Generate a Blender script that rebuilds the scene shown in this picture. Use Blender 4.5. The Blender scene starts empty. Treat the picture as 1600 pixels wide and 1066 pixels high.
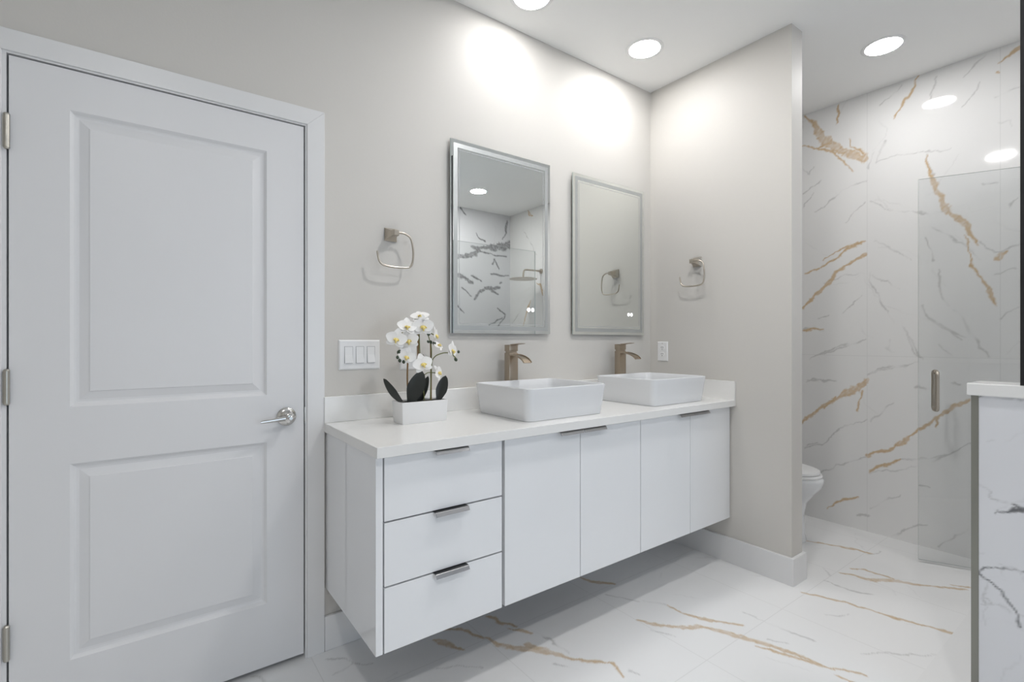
import bpy, bmesh, math, random, json
import numpy as np
from mathutils import Vector, Matrix

SC = bpy.context.scene
COL = SC.collection

# ------------------------------------------------------------------ camera
cam_d = bpy.data.cameras.new('camera'); cam = bpy.data.objects.new('camera', cam_d); COL.objects.link(cam)
cam_d.sensor_width = 36.0; cam_d.lens = 767.84 / 1600 * 36.0
cam.location = (0, 0, 1.21)
cam.rotation_euler = (math.radians(90), 0, -math.radians(90 - 53.508))
cam_d.clip_start = 0.02
SC.camera = cam

# ------------------------------------------------------------------ world, daylight, exposure
w = bpy.data.worlds.new('world'); SC.world = w; w.use_nodes = True
w.node_tree.nodes['Background'].inputs[0].default_value = (0.80, 0.90, 1.0, 1)
w.node_tree.nodes['Background'].inputs[1].default_value = 1.2
SC.view_settings.view_transform = 'Standard'; SC.view_settings.look = 'None'
SC.view_settings.exposure = 0.06; SC.view_settings.gamma = 1.0; SC.view_settings.use_curve_mapping = False
LAMPS = {'sink': 50.0, 'corner': 78.0, 'tile': 85.0, 'floor': 190.0, 'shower': 155.0, 'added_fill': 235.0}   # radiance of the ceiling lamps; the last is an added, unseen fill
DAYLIGHT = 17.0        # watts of daylight through the unseen window behind the camera
CY = SC.cycles
CY.max_bounces = 10; CY.diffuse_bounces = 6; CY.glossy_bounces = 6; CY.transparent_max_bounces = 12
CY.caustics_reflective = False; CY.caustics_refractive = False; CY.sample_clamp_indirect = 6
CY.use_denoising = True
ld = bpy.data.lights.new('daylight', 'AREA'); ld.shape = 'RECTANGLE'; ld.size = 1.5; ld.size_y = 1.6
ld.energy = DAYLIGHT; ld.color = (0.62, 0.78, 1.0)
lo = bpy.data.objects.new('daylight', ld); COL.objects.link(lo)
lo.location = (1.20, -2.44, 1.17); lo.rotation_euler = (math.radians(90), 0, 0)   # outside the unseen window, facing +Y

# ------------------------------------------------------------------ room numbers (metres; camera above the origin)
WB, WR, ZC = 1.985, 3.67, 2.785        # back wall, right (tiled) wall, ceiling
PX0, PX1, PYE = 2.562, 2.675, 1.133    # partition faces and its free end
SHY = -1.075                           # shower end wall
WRE, WL = -2.3, -1.4                   # wall behind the camera, wall on the left

# ------------------------------------------------------------------ helpers
def tag(o, label=None, cat=None, group=None, kind=None):
    if label: o['label'] = label
    if cat: o['category'] = cat
    if group: o['group'] = group
    if kind: o['kind'] = kind
    return o
def empty(name, loc=(0, 0, 0), rz=0, label=None, cat=None, group=None):
    o = bpy.data.objects.new(name, None); COL.objects.link(o)
    o.location = loc; o.rotation_euler = (0, 0, rz); o.empty_display_size = 0.05
    return tag(o, label, cat, group)
def obj(name, bm, mat, parent=None, smooth=None, kind=None):
    me = bpy.data.meshes.new(name)
    bmesh.ops.recalc_face_normals(bm, faces=bm.faces)
    bm.to_mesh(me); bm.free()
    for m in (mat if isinstance(mat, (list, tuple)) else [mat]): me.materials.append(m)
    if smooth is not None:
        me.shade_smooth(); me.set_sharp_from_angle(angle=math.radians(smooth))
    o = bpy.data.objects.new(name, me); COL.objects.link(o)
    if parent: o.parent = parent
    if kind: o['kind'] = kind
    return o
def copy_tree(o, parent=None):
    c = o.copy(); COL.objects.link(c)
    if parent: c.parent = parent
    for ch in list(o.children): copy_tree(ch, c)
    return c
def bx(bm, x0, x1, y0, y1, z0, z1, bev=0.0, seg=2, mi=0):
    r = bmesh.ops.create_cube(bm, size=1.0)
    vs = r['verts']
    for v in vs:
        v.co = Vector((x0 + (v.co.x + .5) * (x1 - x0), y0 + (v.co.y + .5) * (y1 - y0), z0 + (v.co.z + .5) * (z1 - z0)))
    fs = {f for v in vs for f in v.link_faces}
    for f in fs: f.material_index = mi
    if bev:
        es = list({e for v in vs for e in v.link_edges})
        bmesh.ops.bevel(bm, geom=es, offset=bev, segments=seg, profile=0.5, affect='EDGES', clamp_overlap=True)
    return bm
def box(*a, **k): return bx(bmesh.new(), *a, **k)
def smooth_path(pts, n=6, closed=False):
    P = [Vector(p) for p in pts]; out = []
    for i in range(len(P) - 1):
        p0 = P[max(i - 1, 0)]; p1 = P[i]; p2 = P[i + 1]; p3 = P[min(i + 2, len(P) - 1)]
        for k in range(n):
            t = k / n
            out.append(0.5 * ((2 * p1) + (p2 - p0) * t + (2 * p0 - 5 * p1 + 4 * p2 - p3) * t * t + (3 * p1 - p0 - 3 * p2 + p3) * t ** 3))
    out.append(P[-1]); return out
def tube(bm, pts, r, seg=10, cap=True, sq=None):
    """Round tube (or flattened by sq=(normal, factor)) along points; r a number or one per point."""
    P = [Vector(p) for p in pts]; n = len(P)
    rs = r if isinstance(r, (list, tuple)) else [r] * n
    rings = []; up = None
    for i in range(n):
        t = (P[min(i + 1, n - 1)] - P[max(i - 1, 0)]).normalized()
        if up is None:
            up = Vector((0, 0, 1)) if abs(t.z) < .9 else Vector((1, 0, 0))
        a = t.cross(up)
        if a.length < 1e-4: a = t.orthogonal()
        a.normalize(); b = a.cross(t).normalized(); up = b
        rings.append([bm.verts.new(P[i] + (a * math.cos(k * 2 * math.pi / seg) + b * math.sin(k * 2 * math.pi / seg)) * rs[i]) for k in range(seg)])
    for i in range(n - 1):
        for k in range(seg):
            bm.faces.new((rings[i][k], rings[i][(k + 1) % seg], rings[i + 1][(k + 1) % seg], rings[i + 1][k]))
    if cap:
        bm.faces.new(rings[0]); bm.faces.new(rings[-1])
    return bm
def cyl(bm, p0, p1, r, seg=32, r2=None):
    return tube(bm, [p0, p1], [r, r if r2 is None else r2], seg=seg)
def lathe(bm, prof, axis_o, axis, seg=40):
    """prof = [(radius, height along the axis)]."""
    ax = Vector(axis).normalized(); a = ax.orthogonal().normalized(); b = ax.cross(a); O = Vector(axis_o)
    rings = []
    for r, h in prof:
        if r < 1e-6: rings.append([bm.verts.new(O + ax * h)])
        else: rings.append([bm.verts.new(O + ax * h + (a * math.cos(2 * math.pi * k / seg) + b * math.sin(2 * math.pi * k / seg)) * r) for k in range(seg)])
    for i in range(len(rings) - 1):
        A, B = rings[i], rings[i + 1]
        for k in range(seg):
            k2 = (k + 1) % seg
            if len(A) == 1: bm.faces.new((A[0], B[k], B[k2]))
            elif len(B) == 1: bm.faces.new((A[k], A[k2], B[0]))
            else: bm.faces.new((A[k], A[k2], B[k2], B[k]))
    return bm
def loft(bm, rings, cap0=True, cap1=True):
    R = [[bm.verts.new(p) for p in r] for r in rings]
    n = len(R[0])
    for i in range(len(R) - 1):
        for k in range(n):
            bm.faces.new((R[i][k], R[i][(k + 1) % n], R[i + 1][(k + 1) % n], R[i + 1][k]))
    if cap0: bm.faces.new(R[0])
    if cap1: bm.faces.new(R[-1])
    return bm
def rrect(hx, hy, r, z, n=6, cx=0, cy=0):
    out = []
    for qx, qy, a0 in ((1, 1, 0), (-1, 1, 90), (-1, -1, 180), (1, -1, 270)):
        for k in range(n + 1):
            a = math.radians(a0 + 90 * k / n)
            out.append((cx + qx * (hx - r) + r * math.cos(a), cy + qy * (hy - r) + r * math.sin(a), z))
    return out
def prism(bm, prof, x0, x1, mi=0):
    """closed (y,z) outline swept along x."""
    A = [bm.verts.new((x0, y, z)) for y, z in prof]; B = [bm.verts.new((x1, y, z)) for y, z in prof]
    n = len(prof); fs = [bm.faces.new(A), bm.faces.new(B)]
    for k in range(n): fs.append(bm.faces.new((A[k], A[(k + 1) % n], B[(k + 1) % n], B[k])))
    for f in fs: f.material_index = mi
    return bm

# ------------------------------------------------------------------ materials
def mat(name, col, rough=.5, metal=0, spec=.5, coat=0, bump=None, noise=None):
    m = bpy.data.materials.new(name); m.use_nodes = True; nt = m.node_tree
    b = nt.nodes['Principled BSDF']
    b.inputs['Base Color'].default_value = (*col, 1); b.inputs['Roughness'].default_value = rough
    b.inputs['Metallic'].default_value = metal; b.inputs['Specular IOR Level'].default_value = spec
    b.inputs['Coat Weight'].default_value = coat; b.inputs['Coat Roughness'].default_value = .03
    if bump or noise:
        tc = nt.nodes.new('ShaderNodeTexCoord')
    if bump:
        sc, st = bump
        n = nt.nodes.new('ShaderNodeTexNoise'); n.inputs['Scale'].default_value = sc; n.inputs['Detail'].default_value = 4
        bp = nt.nodes.new('ShaderNodeBump'); bp.inputs['Strength'].default_value = st; bp.inputs['Distance'].default_value = .002
        nt.links.new(tc.outputs['Object'], n.inputs['Vector']); nt.links.new(n.outputs['Fac'], bp.inputs['Height']); nt.links.new(bp.outputs['Normal'], b.inputs['Normal'])
    if noise:
        sc, amt = noise
        n = nt.nodes.new('ShaderNodeTexNoise'); n.inputs['Scale'].default_value = sc; n.inputs['Detail'].default_value = 5
        mx = nt.nodes.new('ShaderNodeMix'); mx.data_type = 'RGBA'
        mx.inputs[6].default_value = (*[c * (1 - amt) for c in col], 1); mx.inputs[7].default_value = (*[min(1, c * (1 + amt)) for c in col], 1)
        nt.links.new(tc.outputs['Object'], n.inputs['Vector']); nt.links.new(n.outputs['Fac'], mx.inputs[0]); nt.links.new(mx.outputs[2], b.inputs['Base Color'])
    return m
def emit(name, col, s):
    m = bpy.data.materials.new(name); m.use_nodes = True; nt = m.node_tree
    b = nt.nodes['Principled BSDF']; b.inputs['Base Color'].default_value = (.8, .8, .8, 1)
    b.inputs['Emission Color'].default_value = (*col, 1); b.inputs['Emission Strength'].default_value = s
    return m
def glass_mat(name, tint, ior=1.45):
    m = bpy.data.materials.new(name); m.use_nodes = True; nt = m.node_tree
    nt.nodes.remove(nt.nodes['Principled BSDF']); out = nt.nodes['Material Output']
    t = nt.nodes.new('ShaderNodeBsdfTransparent'); t.inputs[0].default_value = (*tint, 1)
    g = nt.nodes.new('ShaderNodeBsdfGlossy'); g.inputs['Roughness'].default_value = 0.0; g.inputs[0].default_value = (1, 1, 1, 1)
    f = nt.nodes.new('ShaderNodeFresnel'); f.inputs[0].default_value = ior
    mx = nt.nodes.new('ShaderNodeMixShader')
    ge = nt.nodes.new('ShaderNodeNewGeometry'); ms = nt.nodes.new('ShaderNodeMapRange'); ms.inputs[3].default_value = ior; ms.inputs[4].default_value = 1 / ior
    nt.links.new(ge.outputs['Backfacing'], ms.inputs[0]); nt.links.new(ms.outputs[0], f.inputs[0])      # same reflectance on both faces of the sheet
    nt.links.new(f.outputs[0], mx.inputs[0]); nt.links.new(t.outputs[0], mx.inputs[1]); nt.links.new(g.outputs[0], mx.inputs[2]); nt.links.new(mx.outputs[0], out.inputs[0])
    return m
def marble_mat(name, base, rough, gold1=(.66, .47, .25), gold2=(.41, .24, .08)):
    m = bpy.data.materials.new(name); m.use_nodes = True; nt = m.node_tree; L = nt.links.new
    b = nt.nodes['Principled BSDF']; b.inputs['Roughness'].default_value = rough
    at = nt.nodes.new('ShaderNodeAttribute'); at.attribute_name = 'vein'
    sep = nt.nodes.new('ShaderNodeSeparateColor'); L(at.outputs['Color'], sep.inputs[0])
    tc = nt.nodes.new('ShaderNodeTexCoord')
    def noise(s, d=5):
        n = nt.nodes.new('ShaderNodeTexNoise'); n.inputs['Scale'].default_value = s; n.inputs['Detail'].default_value = d; L(tc.outputs['Object'], n.inputs['Vector']); return n.outputs['Fac']
    def mix(fac, a, c, scale=None):
        x = nt.nodes.new('ShaderNodeMix'); x.data_type = 'RGBA'
        if scale is not None:
            mm = nt.nodes.new('ShaderNodeMath'); mm.operation = 'MULTIPLY'; mm.inputs[1].default_value = scale; L(fac, mm.inputs[0]); fac = mm.outputs[0]
        L(fac, x.inputs[0])
        for s, v in ((6, a), (7, c)):
            if isinstance(v, tuple): x.inputs[s].default_value = (*v, 1)
            else: L(v, x.inputs[s])
        return x.outputs[2]
    c = mix(noise(2.2), tuple(v * .955 for v in base), base)
    gold = mix(noise(46), gold2, gold1)
    c = mix(sep.outputs[1], c, (.33, .325, .315), .62)
    c = mix(sep.outputs[0], c, gold, .88)
    c = mix(sep.outputs[2], c, (.055, .055, .06), .88)
    c = mix(at.outputs['Alpha'], c, (.62, .62, .61), .42)
    L(c, b.inputs['Base Color'])
    return m
M = {}
M['paint'] = mat('greige wall paint', (.605, .585, .553), .62, bump=(160, .10))
M['ceil'] = mat('white ceiling paint', (.88, .88, .87), .7, bump=(120, .08))
M['trim'] = mat('white satin trim paint', (.735, .735, .738), .30)
M['door'] = mat('white satin door paint', (.735, .735, .745), .42, bump=(35, .02))
M['gloss'] = mat('white high gloss lacquer', (.80, .81, .825), .05, spec=.5, coat=.3)
M['carcass'] = mat('grey cabinet carcass', (.34, .34, .35), .5)
M['quartz'] = mat('white quartz', (.79, .785, .77), .12, noise=(60, .015))
M['ceramic'] = mat('white glazed ceramic', (.71, .72, .735), .06, coat=.4)
M['nickel'] = mat('brushed nickel', (.52, .47, .405), .28, metal=1, bump=(400, .03))
M['champagne'] = mat('champagne brushed nickel', (.43, .36, .285), .28, metal=1, bump=(300, .03))
M['chrome'] = mat('satin chrome', (.66, .65, .63), .16, metal=1)
M['hinge'] = mat('aged nickel hinge', (.50, .48, .43), .34, metal=1)
M['pull'] = mat('grey metal pull', (.36, .36, .365), .36, metal=1)
M['black'] = mat('matte black metal', (.008, .008, .009), .4)
M['dark'] = mat('dark pull top', (.015, .015, .016), .35)
M['plastic'] = mat('white switch plastic', (.80, .80, .80), .35)
M['slot'] = mat('dark socket slot', (.03, .03, .03), .5)
M['mirror'] = mat('silvered mirror', (.82, .845, .825), .0, metal=1)
M['frost'] = mat('frosted mirror band', (.50, .52, .52), .34, metal=.7)
M['mirror_back'] = mat('grey mirror housing', (.45, .46, .47), .45)
M['edge'] = mat('polished glass edge', (.50, .58, .56), .12, metal=.3)
M['dot'] = emit('lit touch button', (1, 1, 1), 2.2)
LENS = {k: emit('lit lamp lens', (1.0, .990, .982), v) for k, v in LAMPS.items()}
M['glass'] = glass_mat('clear shower glass', (.952, .957, .957))
M['glass_edge'] = mat('green glass edge', (.42, .47, .45), .15, spec=.6)
M['pane'] = glass_mat('window glass', (.97, .98, .98))
M['planter'] = mat('white glazed planter', (.80, .80, .80), .25)
M['soil'] = mat('dark moss', (.03, .028, .022), .9, bump=(120, .8), noise=(60, .6))
M['leaf'] = mat('dark glossy leaf', (.020, .023, .021), .34, noise=(18, .35), bump=(60, .08))
M['petal'] = mat('white petal', (.86, .85, .83), .55)
M['petal'].node_tree.nodes['Principled BSDF'].inputs['Subsurface Weight'].default_value = .15
M['petal'].node_tree.nodes['Principled BSDF'].inputs['Subsurface Radius'].default_value = (.004, .004, .004)
M['lip'] = mat('yellow orchid lip', (.82, .62, .20), .5, noise=(90, .35))
M['stake'] = mat('brown bamboo stake', (.25, .15, .06), .6, noise=(70, .4))
M['stem'] = mat('green stem', (.16, .17, .05), .5, noise=(50, .3))
M['bud'] = mat('dark green bud', (.035, .055, .028), .45)
M['alu'] = mat('grey metal edge profile', (.27, .27, .24), .38, metal=.6)
M['gold_marble'] = marble_mat('white marble tile with gold veins', (.80, .795, .785), .055)
M['floor_marble'] = marble_mat('white marble floor tile with gold veins', (.83, .83, .83), .17, gold1=(.66, .50, .32), gold2=(.43, .28, .12))
M['dark_marble'] = marble_mat('white marble tile with black veins', (.73, .735, .76), .07)

# ------------------------------------------------------------------ marble surfaces: fine grids that carry a vein pattern
_rs = np.random.RandomState(5); _lat = _rs.rand(256, 256)
def vnoise(x, y, f, s=0):
    x = x * f + 17.3 * s + 40; y = y * f + 9.1 * s + 40
    i = np.floor(x).astype(int); j = np.floor(y).astype(int); a = x - i; b = y - j
    a = a * a * (3 - 2 * a); b = b * b * (3 - 2 * b); i &= 255; j &= 255; i2 = (i + 1) & 255; j2 = (j + 1) & 255
    return (_lat[i, j] * (1 - a) + _lat[i2, j] * a) * (1 - b) + (_lat[i, j2] * (1 - a) + _lat[i2, j2] * a) * b
def vein_field(U, V, veins, soft):
    out = np.zeros((U.size, 4), np.float32)
    def wob(s): return .026 * (vnoise(U, V, 8, s) - .5) + .017 * (vnoise(U, V, 22, s + 10) - .5) + .009 * (vnoise(U, V, 60, s + 20) - .5) + .004 * (vnoise(U, V, 150, s + 30) - .5)
    wu = U + wob(1); wv = V + wob(3)
    th = .26 + .75 * vnoise(U, V, 26, 5) + .55 * vnoise(U, V, 80, 7) ** 2
    gap = np.clip(1.9 * vnoise(U, V, 17, 8) - .12, .12, 1)
    fib = .50 + .75 * vnoise(U + .6 * V, V, 75, 6)
    ch = {'g': 0, 'y': 1, 'd': 2, 'f': 1}
    for kind, pts in veins:
        amp = {'g': 1.0, 'y': .8, 'd': 1.0, 'f': .25}[kind]
        pts = list(pts); nseg = len(pts) - 1
        if kind in 'gyf' and nseg > 1: pts[0] = (*pts[0][:2], pts[0][2] * .6); pts[-1] = (*pts[-1][:2], pts[-1][2] * .6)
        for (u0, v0, w0), (u1, v1, w1) in zip(pts[:-1], pts[1:]):
            pad = max(w0, w1) + .03
            s = np.nonzero((U > min(u0, u1) - pad) & (U < max(u0, u1) + pad) & (V > min(v0, v1) - pad) & (V < max(v0, v1) + pad))[0]
            if not s.size: continue
            du, dv = u1 - u0, v1 - v0; L2 = du * du + dv * dv + 1e-9
            t = np.clip(((wu[s] - u0) * du + (wv[s] - v0) * dv) / L2, 0, 1)
            d = np.hypot(wu[s] - u0 - t * du, wv[s] - v0 - t * dv)
            w = (w0 + (w1 - w0) * t) * (.6 if kind == 'g' else .5) * th[s]
            fz = soft * 1.5 + .25 * w
            m = np.clip((w + soft - d) / fz, 0, 1); m = m * m * (3 - 2 * m)
            if kind in 'yf': m = m * gap[s]
            big = np.clip((w - .004) / .012, 0, 1)
            m = m * amp * (1 - big + big * np.clip(fib[s], 0, 1) * (.72 + .28 * np.clip(d / (w + 1e-6), 0, 1) ** 1.5))
            out[s, ch[kind]] = np.maximum(out[s, ch[kind]], m)
    return out
def marble(name, O, U, V, w, h, step, veins, su=(), sv=(), mat_=None, kind='structure', parent=None, thick=.08, nrm=None, seam=None, faint=0, seed=1):
    rs = np.random.RandomState(seed); veins = list(veins)
    for _ in range(faint):                     # faint grey background veining
        u, v = rs.rand() * w, rs.rand() * h; a = rs.choice([.55, .75, 2.2]) + rs.randn() * .25; p = []
        for k in range(rs.randint(3, 6)):
            p.append((u, v, .002 + .003 * rs.rand())); u += math.cos(a) * .07; v += math.sin(a) * .07; a += rs.randn() * .3
        veins.append(('f', p))
    def axis(n, cuts):
        c = list(np.linspace(0, n, max(2, int(round(n / step)) + 1)))
        for s in cuts:
            c = [x for x in c if abs(x - s) > .0035 or x in (0, n)] + [s - .0026, s - .0012, s + .0012, s + .0026]
        return np.array(sorted(c))
    cu, cv = axis(w, su), axis(h, sv); nu, nv = len(cu), len(cv)
    UU, VV = [a.ravel() for a in np.meshgrid(cu, cv, indexing='ij')]
    F = vein_field(UU, VV, veins, step * .9)
    for s in su: F[:, 3] = np.maximum(F[:, 3], (np.abs(UU - s) < .0014) * 1.0)
    for s in sv: F[:, 3] = np.maximum(F[:, 3], (np.abs(VV - s) < .0014) * 1.0)
    if seam: F[:, 3] = np.maximum(F[:, 3], seam(UU, VV))
    O, U, V = np.array(O, float), np.array(U, float), np.array(V, float)
    co = O + UU[:, None] * U + VV[:, None] * V
    n = np.array(nrm, float) if nrm else np.cross(U, V)
    idx = np.arange(nu * nv).reshape(nu, nv)
    q = np.stack([idx[:-1, :-1], idx[1:, :-1], idx[1:, 1:], idx[:-1, 1:]], -1).reshape(-1, 4)
    if np.dot(np.cross(U, V), n) < 0: q = q[:, ::-1]
    b = nu * nv                                # back and sides
    cs = [O, O + w * U, O + w * U + h * V, O + h * V]; ext = cs + [c - n * thick for c in cs]
    co = np.vstack([co, ext]); F = np.vstack([F, np.zeros((8, 4))])
    sq = [(b + 4, b + 5, b + 6, b + 7)] + [(b + k, b + (k + 1) % 4, b + 4 + (k + 1) % 4, b + 4 + k) for k in range(4)]
    q = np.vstack([q, np.array(sq)])
    me = bpy.data.meshes.new(name); me.vertices.add(len(co)); me.loops.add(q.size); me.polygons.add(len(q))
    me.vertices.foreach_set('co', co.astype(np.float32).ravel()); me.loops.foreach_set('vertex_index', q.astype(np.int32).ravel())
    me.polygons.foreach_set('loop_start', (np.arange(len(q)) * 4).astype(np.int32)); me.update(calc_edges=True)
    ca = me.color_attributes.new('vein', 'FLOAT_COLOR', 'POINT'); ca.data.foreach_set('color', F.astype(np.float32).ravel())
    me.materials.append(mat_); o = bpy.data.objects.new(name, me); COL.objects.link(o)
    if kind: o['kind'] = kind
    if parent: o.parent = parent
    return o

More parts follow.
